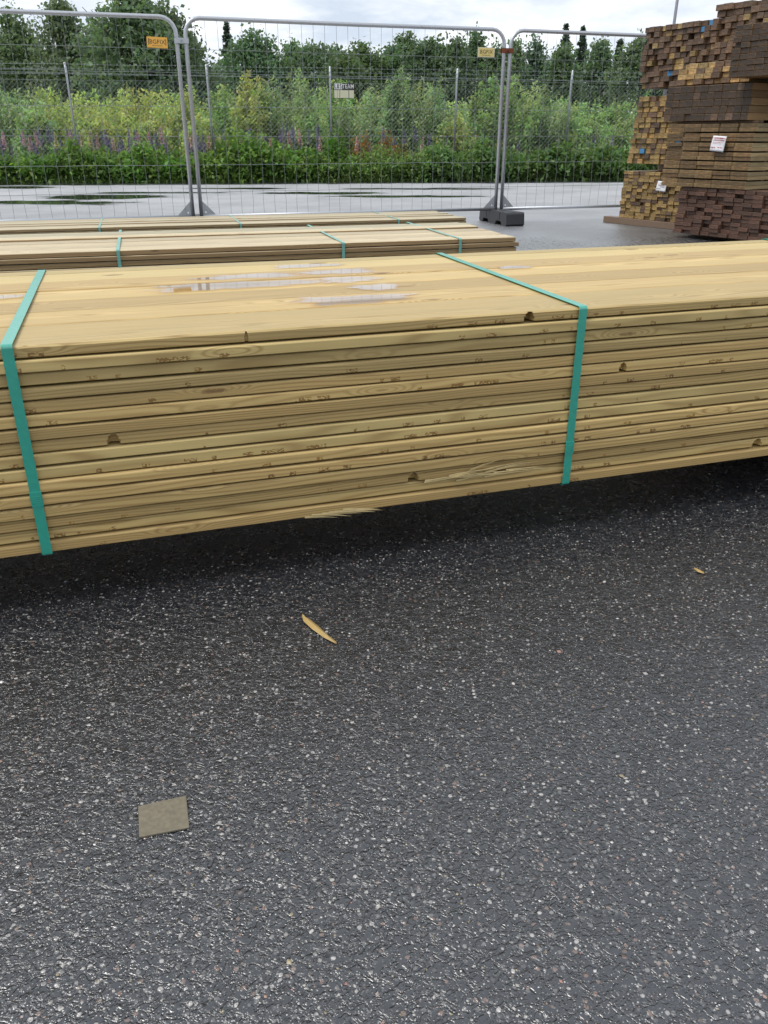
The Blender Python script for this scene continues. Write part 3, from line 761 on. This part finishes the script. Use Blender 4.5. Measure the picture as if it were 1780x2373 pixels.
timber_stack('bundle of tan battens with blue-tipped ends resting above the labelled bundle', .20, 1.12, .665, 1.355, .0, 12, 13, [('t_tan', 5), ('t_brown', 2.4), ('t_blue', .10)], 22, drift=.07, stag=.04)
timber_stack('high dark-brown ragged timber bundle with blue-painted ends against the sky', .23, 1.90, 1.435, 2.03, .0, 23, 11, [('t_brown', 6), ('t_tan', .6), ('t_blue', .22), ('t_pale', .35)], 23, stag=.07, gapz=.07)
timber_stack('topmost two brown timber rows perched on the high ragged bundle', 1.10, 1.90, 2.034, 2.145, .0, 8, 2, [('t_brown', 5), ('t_pale', .7)], 24, stag=.06, ragged=.05)
timber_stack('lowest bundle of very dark red-brown timber behind the yellow decking', 1.49, 2.90, .045, .485, -.6, 13, 12, [('t_red', 6)], 25, stag=.05, gapz=.06)
timber_stack('brown plank bundle in stickered layers carrying the larger paper label', 1.25, 2.26, .49, 1.06, -.6, 5, 14, [('t_plank', 6)], 26, stag=.02, part='plank', sticker=(2, 4, 6, 8, 10, 12), gapz=.05)
timber_stack('dark purple-grey wet beam bundle with flush ends and orange sides', 1.18, 2.15, 1.085, 1.395, -.6, 12, 5, [('t_grey', 8), ('t_brown', .4)], 27, stag=.010, gapz=.04)
timber_stack('light brown ragged timber rows between the two dark grey bundles', 1.19, 2.00, 1.41, 1.60, -.5, 8, 4, [('t_pale', 3), ('t_brown', 3)], 28, stag=.06, gapz=.06)
timber_stack('upper dark grey wet beam bundle beside the light brown rows', 2.02, 2.95, 1.43, 1.84, -.8, 11, 9, [('t_grey', 8)], 29, stag=.016, gapz=.06)
timber_stack('supporting beam bundle under the upper dark grey bundle', 2.62, 3.55, .05, 1.40, .75, 6, 10, [('t_brown', 1)], 30, length=2.4)
def cross(s0, s1, off, z0, z1, label, w=.09):
    o = MB().box(0, s1 - s0, 0, w, 0, z1 - z0).build('timber_bearer', M['bearer']); o.location = spos(s0, off, z0); o.rotation_euler = (0, 0, SRZ)
    bv = o.modifiers.new('bevel', 'BEVEL'); bv.width = .003
    tag(o, label, 'bearer', 'bearers in the timber stack')
cross(-.03, 1.25, -.03, .001, .072, 'long brown bearer sticking out on the asphalt under the tan batten bundle', .10)
cross(.1, 1.15, 2.6, .001, .072, 'brown bearer deep under the rear of the tan batten bundle')
for a in (.55, 2.6): cross(.2, 1.15, a, .588, .662, 'brown bearer in the gap between the two tan batten bundles')
for a in (.55, 2.6): cross(.25, 1.15, a, 1.36, 1.432, 'brown bearer in the gap below the high ragged bundle')
for a in (-.3, 2.0): cross(1.5, 2.85, a, .001, .043, 'brown bearer under the dark red-brown timber bundle')
cross(1.27, 2.2, -.5, 1.062, 1.083, 'thin bearer under the dark purple-grey beam bundle')
cross(1.27, 2.2, 1.6, 1.062, 1.083, 'thin rear bearer under the dark purple-grey beam bundle')
# paper labels stapled to the ends
def paper(s, z, off, w, h, label, ink, seed, rz=0.):
    root = thing('paper_label', label, 'paper label', spos(s, off, z), SRZ, None); root.rotation_euler = (0, rz, SRZ)
    nx, nz = 7, 8; V = []; rr = random.Random(seed)
    def curl(u, v): return -.012 * (max(0, u - .6) ** 2) * max(0, .5 - v) * 6 - .004 * math.sin(u * 5 + v * 4) - .004
    for j in range(nz):
        for i in range(nx):
            u, v = i / (nx - 1), j / (nz - 1); V.append(((u - .5) * w + .01 * (v - .5), curl(u, v), (v - .5) * h - .10 * h * max(0, u - .7) * (1 - v)))
    Fc = [(j * nx + i, j * nx + i + 1, (j + 1) * nx + i + 1, (j + 1) * nx + i) for j in range(nz - 1) for i in range(nx - 1)]
    o = MB().add(V, Fc).build('sheet', M['paper'], root, True); sm = o.modifiers.new('solid', 'SOLIDIFY'); sm.thickness = .0006
    mb = MB()
    for (v, a, b, th) in ink:
        x = a
        while x < b:
            l = rr.uniform(.03, .09); u = x + l / 2
            mb.add([((q - .5) * w + .01 * (vv - .5), curl(q, vv) - .0015, (vv - .5) * h - .10 * h * max(0, q - .7) * (1 - vv)) for q, vv in ((x, v - th), (min(b, x + l), v - th), (min(b, x + l), v + th), (x, v + th))], [(0, 1, 2, 3)]); x += l + rr.uniform(.015, .05)
    mb.build('printed_lines', M['red_ink'] if seed == 1 else M['grey_ink'], root)
paper(1.905, .885, -.625, .155, .135, 'larger white paper label with faded red print on the brown planks', [(.86, .08, .92, .05), (.72, .10, .9, .04), (.58, .1, .8, .015), (.5, .1, .7, .012), (.24, .05, .35, .04), (.26, .5, .85, .03)], 1, .05)
paper(.785, .442, -.02, .135, .105, 'smaller white paper label with grey print on the tan battens', [(.8, .3, .7, .03), (.6, .15, .8, .05), (.45, .35, .8, .05), (.25, .05, .45, .04)], 2, .04)

# ------------------------------------------------------------------ lamp pole and house far away
root = thing('lamp_pole', 'thin grey steel pole rising behind the timber stacks', 'pole', (9.28, 30, 0))
MB().tube([(0, 0, -.03), (0, 0, 4.0), (.05, 0, 9.0)], [.075, .05, .038], 12).build('pole', M['concrete'], root, True)
MB().tube([(.05, 0, 8.95), (.0, -.5, 9.1), (-.05, -1.1, 9.12)], [.035, .03, .03], 10).build('arm', M['concrete'], root, True)
MB().box(-.15, .05, -1.5, -1.0, 9.06, 9.17).build('lantern', M['concrete'], root)
root = thing('house', 'distant house with a dark hipped roof and chimney between the trees', 'house', (-18.4, 95, 0), .25)
MB().box(-3.2, 3.2, -3, 3, -.03, 5.3).build('wall', M['plaster'], root)
MB().add([(-3.7, -3.5, 5.2), (3.7, -3.5, 5.2), (3.7, 3.5, 5.2), (-3.7, 3.5, 5.2), (-2.2, 0, 7.5), (.55, 0, 7.5)], [(0, 1, 5, 4), (1, 2, 5), (2, 3, 4, 5), (3, 0, 4), (0, 3, 2, 1)]).build('roof', M['roof'], root)
MB().box(-1.4, -.3, -.35, .35, 6.9, 7.95).build('chimney', M['roof'], root)
for x in (-2, 0, 2): MB().box(x - .5, x + .5, -3.04, -2.99, 2.9, 4.2).build('window', M['ink'], root)

# ------------------------------------------------------------------ vegetation
def leaves(cent, size, asp=.45, up=1.2, droop=0.):
    N = len(cent)
    d = rng.normal(size=(N, 3)); d[:, 2] -= droop; d /= np.linalg.norm(d, axis=1)[:, None]
    u = rng.normal(size=(N, 3)); u[:, 2] += up; w = np.cross(d, u); w /= np.linalg.norm(w, axis=1)[:, None] + 1e-9
    nn = np.cross(w, d)
    L = (size / 2)[:, None]; a = asp * L
    return np.stack([cent - d * L, cent + w * a + nn * a * .25, cent + d * L, cent - w * a + nn * a * .25], 1)
def tint(base, N, var=.3, hue=.15):
    c = np.array(base)[None] * (1 + var * (rng.random((N, 1)) * 2 - 1)); c = c * (1 + hue * (rng.random((N, 3)) * 2 - 1)); return np.clip(c, .004, 1)

def tree(x, y, H, W, kd, group, label=None):
    if kd == 'broad': W *= 1.4; H *= .985 if x < -11.5 else .925
    if kd == 'birch': W *= 1.25; H *= .985 if x < -11.5 else .93
    if kd == 'spruce':
        root = thing('spruce_tree', label or 'dark narrow spruce rising above the broadleaved tree line', 'tree', (x, y, -.03), rng.random() * 6, group)
        MB().tube([(0, 0, 0), (0, 0, H * .98)], [H * .014, .01], 7).build('trunk', M['bark'], root)
        cs_ = []; zz = H
        while zz > H * .08:
            f = (H - zz) / H; rr = W * .75 * (f ** .75) * rng.uniform(.7, 1.15) + .05; nb = int(5 + 9 * f)
            for b in range(nb):
                a = rng.random() * 6.283; l = rr * rng.uniform(.6, 1.1); k = int(12 + 30 * l)
                tt = rng.random(k) ** .7
                cs_.append(np.stack([np.cos(a) * l * tt, np.sin(a) * l * tt, zz - l * .35 * tt ** 1.3 + .10 * l * (tt > .85)], 1) + rng.normal(size=(k, 3)) * .06)
            zz -= H * .028
        cen = np.concatenate(cs_); V = leaves(cen, rng.uniform(.22, .46, len(cen)), .4, .3, .6)
        link('crown', np_quads('crown', V, M['leaf'], tint((.065, .10, .07), len(cen), .35)), root); return root
    birch = kd == 'birch'
    root = thing('birch_tree' if birch else 'broadleaf_tree', label or ('slender feathery birch-like tree in the background tree line' if birch else 'dense rounded broadleaved tree in the background tree line'), 'tree', (x, y, -.03), rng.random() * 6, group)
    mb = MB(); tw = H * (.012 if birch else .02)
    mb.tube([(0, 0, 0), (.05 * W * rng.normal() * .3, 0, H * .4), (.0, .0, H * .8)], [tw * 1.2, tw * .8, tw * .2], 7)
    for k in range(8):
        a = rng.random() * 6.28; z0 = H * rng.uniform(.2, .6); l = W * rng.uniform(.25, .42)
        mb.tube([(0, 0, z0), (math.cos(a) * l * .5, math.sin(a) * l * .5, z0 + l * .6), (math.cos(a) * l, math.sin(a) * l, z0 + l * 1.1)], [tw * .45, tw * .3, tw * .1], 5)
    mb.build('trunk', M['birchbark'] if birch and rng.random() < .6 else M['bark'], root)
    ncl = int((165 if birch else 225) * (H * W / 26) ** .6); cs_ = []; cl = []
    lob = [(rng.random() * 6.28, rng.uniform(.3, .9), rng.uniform(.75, 1.2)) for _ in range(6)]
    base = np.array((.155, .215, .13)) if birch else np.array((.13, .19, .11))
    base = base * rng.uniform(.8, 1.2) * np.array([rng.uniform(.85, 1.08), 1, rng.uniform(.85, 1.2)])
    for k in range(ncl):
        tt = rng.random() ** .75
        prof = (1 - tt ** 3.2) ** .6 * (.6 + .4 * min(1, tt / .3)) if not birch else (1 - tt ** 1.5) ** .7 * (.6 + .4 * min(1, tt / .25)) + .05
        a = rng.random() * 6.283; m = 1.
        for (la, lt, lm) in lob:
            if abs(((a - la + 3.14159) % 6.283) - 3.14159) < .7 and abs(tt - lt) < .2: m = lm
        rr = W * .56 * prof * m * rng.random() ** .45
        c = np.array([math.cos(a) * rr, math.sin(a) * rr, H * (.10 + .90 * tt) * (1 + (.04 * rng.normal() if tt > .8 else 0))])
        n_ = int(rng.uniform(26, 50)); sp = rng.uniform(.16, .34) * (W / 3.2) ** .4
        q = rng.normal(size=(n_, 3)) * sp * np.array([1, 1, 1.25 if birch else .75])
        cs_.append(c + q); cl.append(tint(base * rng.uniform(.78, 1.28), n_, .2, .1))
    cen = np.concatenate(cs_); V = leaves(cen, rng.uniform(.17, .36, len(cen)), .62, 1.1, .4 if birch else .1)
    link('crown', np_quads('crown', V, M['leaf'], np.concatenate(cl)), root)
TREES = [(-28.0, 62, 7.6, 4.5, 'birch'), (-23.7, 60, 7.9, 3.9, 'birch'), (-20.0, 58, 8.1, 3.8, 'birch'), (-18.3, 60, 7.3, 2.6, 'birch'), (-14.0, 52, 7.8, 4.6, 'broad'), (-12.9, 54, 7.4, 3.8, 'broad'), (-22, 66, 6.8, 4., 'broad'), (-25.8, 66, 6.9, 4.2, 'broad'), (-16.9, 63, 6.2, 3.2, 'broad'),
 (-11.9, 57, 6.2, 1.8, 'birch'), (-16.0, 88, 7.0, 1.6, 'birch'), (-12.6, 75, 9.2, 2.3, 'spruce'), (-8.7, 62, 7.3, 4.4, 'broad'), (-6.7, 68, 7.4, 2.4, 'birch'), (-4.7, 62, 6.8, 3.5, 'broad'), (-3.3, 66, 6.7, 3.2, 'broad'), (-2.4, 58, 5.6, 2.6, 'broad'),
 (-1.4, 66, 6.9, 3.7, 'broad'), (.5, 68, 7.2, 3.5, 'broad'), (1.8, 70, 8.0, 3.3, 'broad'), (3.4, 66, 7.5, 3.4, 'broad'), (5.0, 64, 7.2, 3.0, 'birch'), (6.7, 68, 7.9, 2.4, 'birch'), (8.0, 66, 6.9, 2.8, 'birch'), (9.6, 68, 7.5, 2.3, 'birch'), (10.9, 66, 7.1, 2.4, 'birch'),
 (11.6, 60, 6.2, 2.5, 'birch'), (14.8, 76, 9.2, 2.4, 'spruce'), (16.2, 76, 9.0, 2.5, 'spruce'), (13.2, 68, 6.8, 2.8, 'broad'), (15.0, 64, 6.9, 2.7, 'birch'), (16.8, 66, 7.1, 2.0, 'spruce'), (16.7, 60, 7.0, 3.0, 'broad'), (19.2, 60, 7.2, 3.5, 'broad'), (-30.5, 60, 7.9, 4.7, 'broad'), (22.1, 62, 7.1, 3.6, 'birch')]
TL = {1: 'feathery birch at the edge of the open sky above the fence rail', 2: 'tall feathery birch with white trunk standing beside the biggest dark tree', 4: 'biggest dark broadleaved tree, towering directly behind the orange sign', 5: 'dark broadleaved tree pressed against the biggest tree behind the orange sign',
 9: 'thin birch beside the distant roof and chimney', 10: 'tiny far birch standing next to the distant house roof', 11: 'single dark spruce standing beside the big round tree near the distant house', 12: 'big round broadleaved tree right beside the single spruce', 13: 'slim birch poking up beside the big round tree',
 16: 'short pale broadleaved tree in front of the tree line behind the company sign', 19: 'tallest broadleaved tree behind the gap between company sign and yellow sign', 22: 'tall twin-topped birch right behind the faded yellow sign', 23: 'birch directly behind the rusty clamp', 27: 'left one of two tall spruces rising together above the tree line', 28: 'right one of two tall spruces rising together above the tree line', 31: 'short pointed spruce beside the timber stacks', 32: 'dense broadleaved tree partly hidden by the timber stacks'}
TL[27] = 'taller of two spruces rising together above the tree line'; TL[28] = 'shorter of two spruces rising together above the tree line'
for i_, a in enumerate(TREES): tree(*a, 'trees along the far tree line', TL.get(i_))

def shrub(x, y, H, W, kd, group, label, name='shrub', nl=3600, leaf=(.08, .155), base=None):
    root = thing(name, label, 'shrub', (x, y, -.03), rng.random() * 6, group)
    base = np.array(base if base is not None else {'w': (.30, .39, .21), 'y': (.40, .46, .17), 'g': (.29, .40, .17)}[kd])
    ns = int(16 + 14 * W); mb = MB(); cs_ = []; cl = []
    per = nl // ns
    for k in range(ns):
        a = rng.random() * 6.283; rr = W * .5 * rng.random() ** .55; hh = H * (1 - .42 * (rr / (W * .5)) ** 2) * rng.uniform(.66, 1.0)
        p0 = np.array([math.cos(a) * rr * .3, math.sin(a) * rr * .3, 0]); p1 = np.array([math.cos(a) * rr, math.sin(a) * rr, hh]); pm = (p0 + p1) / 2 + np.array([math.cos(a), math.sin(a), 0]) * rr * .12
        if k % 2 == 0: mb.tube([p0, pm, p1], [.012, .008, .003], 4, False)
        tt = rng.random(per) ** .65
        pts = (p0[None] * (1 - tt[:, None]) ** 2 + 2 * pm[None] * (tt * (1 - tt))[:, None] + p1[None] * (tt ** 2)[:, None])
        sp = (.05 + .13 * (1 - tt))[:, None] * (.7 + W * .35)
        cs_.append(pts + rng.normal(size=(per, 3)) * sp * np.array([1, 1, .8])); b = base * rng.uniform(.72, 1.32) * np.array([rng.uniform(.85, 1.15), 1, 1])
        cl.append(tint(b, per, .3, .12))
    mb.build('stems', M['stem'], root)
    cen = np.concatenate(cs_); cen[:, 2] = np.maximum(cen[:, 2], .05)
    V = leaves(cen, rng.uniform(*leaf, len(cen)), .32 if kd == 'w' else .5, 1.3)
    link('foliage', np_quads('foliage', V, M['leaf'], np.concatenate(cl)), root)
SHR = [(-10.9, 25, 2.65, 1.6, 'w'), (-10.0, 25, 2.5, 1.4, 'w'), (-10.1, 27.5, 2.4, 1.8, 'y'), (-8.9, 26, 2.3, 1.7, 'y'), (-8.3, 28, 2.4, 2.0, 'y'), (-7.3, 27, 2.35, 1.8, 'y'), (-6.8, 29, 2.4, 1.8, 'y'), (-5.7, 27, 2.3, 1.6, 'y'), (-4.7, 26, 2.35, 1.3, 'g'),
 (-3.6, 24.6, 2.75, 1.0, 'y'), (-3.2, 25, 2.5, 1.4, 'w'), (-2.3, 24.5, 2.6, 1.1, 'w'), (-2.1, 30, 2.4, 1.8, 'g'), (-1.2, 26, 2.4, 1.2, 'g'), (-.6, 25, 2.3, 1.3, 'w'), (0., 25.2, 2.4, 1.2, 'w'), (.35, 24.3, 2.6, .8, 'w'), (.85, 24.5, 2.55, 1.2, 'w'), (1.4, 25, 2.4, 1.2, 'w'),
 (2.2, 28, 1.9, 1.3, 'y'), (2.8, 24.5, 2.4, 1.1, 'g'), (3.5, 24.5, 2.55, 1.3, 'g'), (4.0, 25, 2.3, 1.2, 'w'), (4.6, 25, 2.35, 1.4, 'w'), (5.5, 27, 1.95, 1.4, 'g'), (6.3, 27, 2.0, 1.5, 'g'), (7.1, 27, 2.0, 1.5, 'g'), (7.9, 27, 2.1, 1.5, 'g'), (9.1, 27, 2.1, 1.6, 'g'),
 (-3.0, 27, 2.1, 1.6, 'w'), (-.2, 24, 1.8, 1.0, 'w'), (-2.0, 24, 1.6, 1.2, 'g'), (-12.4, 26, 2.5, 1.7, 'y'), (-4.4, 30, 2.2, 2., 'y'), (.5, 31, 2.2, 2., 'g'), (3, 31, 2.1, 2., 'w'), (5.2, 31, 2.1, 2., 'w'), (-.9, 33, 2.2, 2.2, 'y'), (-6.4, 24.4, 1.5, 1.3, 'y'), (-8, 24.2, 1.6, 1.3, 'y'), (-9.4, 24, 1.6, 1.2, 'g'), (1.9, 24.2, 1.5, 1.1, 'y'), (5.4, 24.8, 1.5, 1.2, 'g'), (6.6, 25, 1.4, 1.3, 'g'), (-5., 24.2, 1.5, 1.1, 'y')]
LB = {'w': 'grey-green willow shrub growing behind the chain-link fence', 'y': 'yellow-green leafy shrub growing behind the chain-link fence', 'g': 'fresh green leafy shrub growing behind the chain-link fence'}
NMS = {'w': 'willow_shrub', 'y': 'leafy_shrub', 'g': 'green_shrub'}
SHR += [(x_, 34 + .2 * x_ * .3, 2.3, 2.6, k_) for x_, k_ in zip((-15, -12.6, -10.2, -7.8, -5.4, -3., .8, 2.6, 4.4, 7., 9.4), 'ywyygwwgwgg')]
for a in SHR: shrub(a[0], a[1], a[2] * 1.06, a[3] * 1.12, a[4], {'w': 'willow shrubs behind the fence', 'y': 'yellow-green shrubs behind the fence', 'g': 'green shrubs behind the fence'}[a[4]], LB[a[4]], NMS[a[4]], nl=5200)
# low leafy plants along the edge of the yard
x = -12.2; i = 0
while x < 8.5:
    yy = 20.95 + .10 * x + rng.uniform(-.05, .25); mid_ = -1.6 < x < 1.0
    hh = rng.uniform(.62, 1.08) if not mid_ else rng.uniform(.5, .95)
    if abs(x + 3.4) < .9: hh *= 1.18
    b = (.165, .28, .07) if x < -1.6 else ((.18, .27, .085) if mid_ else (.13, .215, .075))
    shrub(x, yy, hh, rng.uniform(.95, 1.25), 'g', ('bright verge plants below the lupins' if x < -1.6 else 'loose verge plants below the company sign' if mid_ else 'dark verge plants near the rubber block'), ('bright broad-leaved verge plant below the thick band of lupins' if x < -1.6 else 'loose pale verge plant on the grassy bank below the company sign' if mid_ else 'darker dense verge plant on the bank behind the rubber block and timber'), 'verge_plant', nl=1500, leaf=(.08, .17) if not mid_ else (.06, .12), base=b)
    x += rng.uniform(.42, .62); i += 1
for (x, hh, b) in [(-.55, 1.25, (.30, .17, .05)), (.05, 1.2, (.28, .15, .06)), (.35, 1.1, (.22, .2, .06)), (2.7, 1.0, (.26, .16, .07))]:
    shrub(x, 21.6 + .1 * x, hh, .55, 'g', 'orange-tinged saplings on the verge', 'orange-tinged young sapling standing among the verge plants', 'sapling', nl=520, leaf=(.06, .11), base=b)
shrub(-1.15, 21.3, 1.35, .55, 'g', None, 'bright green upright weed clump beside the fence post under the company sign', 'weed_clump', nl=1300, leaf=(.06, .12), base=(.12, .24, .04))
# lupins
def lupin_mesh(col, seed):
    global rng
    sv = rng; rng = np.random.default_rng(seed); n = 150; H = .42
    tt = rng.random(n); a = rng.random(n) * 6.283; rr = .042 * (1 - tt * .8)
    cen = np.stack([np.cos(a) * rr, np.sin(a) * rr, np.round(tt * 13) / 13 * H], 1)
    V = leaves(cen, rng.uniform(.028, .045, n), .7, .2); me = np_quads('flower_spike', V, M['petal'], tint(col, n, .35, .2)); rng = sv; return me
LUP = {'purple': [lupin_mesh((.26, .22, .38), 1), lupin_mesh((.29, .23, .40), 2), lupin_mesh((.20, .17, .36), 3)], 'pink': [lupin_mesh((.66, .42, .46), 4), lupin_mesh((.58, .36, .42), 5)], 'cream': [lupin_mesh((.55, .50, .24), 6)]}
stem_me = MB().tube([(0, 0, -.75), (0, 0, .42)], .006, 4, False).mesh('stem', M['stem'])
lr = random.Random(8)
def lupin(x, y, z, kd, sc):
    root = thing('lupin', {'purple': 'purple lupin spike rising above the leafy verge', 'pink': 'pink lupin spike rising above the leafy verge', 'cream': 'cream-yellow lupin spike rising above the leafy verge'}[kd], 'lupin', (x, y, 0), lr.random() * 6, kd + ' lupins on the verge')
    root.rotation_euler = (lr.uniform(-.1, .1), lr.uniform(-.1, .1), lr.random() * 6)
    a = link('stem', stem_me, root, (0, 0, z)); b = link('flower_spike', lr.choice(LUP[kd]), root, (0, 0, z)); b.scale = (sc * 1.25, sc * 1.25, sc * .8)
for i in range(150):
    x = lr.uniform(-11.5, -3.2) if i < 112 else (lr.uniform(-3.2, -1.2) if i < 132 else lr.uniform(-1., 7.))
    lupin(x, 21.75 + .12 * x + lr.uniform(-.3, 1.3), .68 + lr.uniform(-.2, .16) + (.1 if x > -3.4 and x < -1 else 0), 'purple', lr.uniform(.75, 1.1))
for x in (-8.3, -8.15, -5.7, -5.55, -5.45, -4.75, -4.62, -4.5, -4.1, -3.75, -3.35, -3.22, -6.6, -2.2, -7.9, -1.5, .9, -9.6, -10.4, -9.1, -8.7, -7.2, -6.3, -5.1, -2.7, -1.9, -.7, 2.2): lupin(x + lr.uniform(-.06, .06), 21.25 + .1 * x + lr.uniform(-.1, .2), .66 + lr.uniform(-.1, .14), 'pink', lr.uniform(.8, 1.1))
for x in (-6.95, -6.82, -6.75, -7.6): lupin(x, 21.3 + .1 * x, .68 + lr.uniform(-.05, .08), 'cream', 1.)
# grass on the verge and in the meadow
N = 16000
gx = rng.uniform(-14, 11, N); gy = 20.6 + .1 * gx + rng.random(N) ** 1.4 * 5.5; gh = rng.uniform(.12, .5, N) * np.where(gy - .1 * gx < 20.8, .45, 1.)
b0 = np.stack([gx, gy, np.full(N, -.03)], 1); an = rng.random(N) * 6.283; dv = np.stack([np.cos(an), np.sin(an), np.zeros(N)], 1)
tip = b0 + np.stack([rng.normal(size=N) * .12, rng.normal(size=N) * .12, gh], 1)
gm = np_quads('verge_grass', np.stack([b0 - dv * .009, b0 + dv * .009, tip], 1), M['leaf'], tint((.10, .15, .045), N, .4, .2))
g = link('verge_grass', gm); g['kind'] = 'stuff'; g['label'] = 'rough green grass along the verge behind the yard'; g['category'] = 'grass'
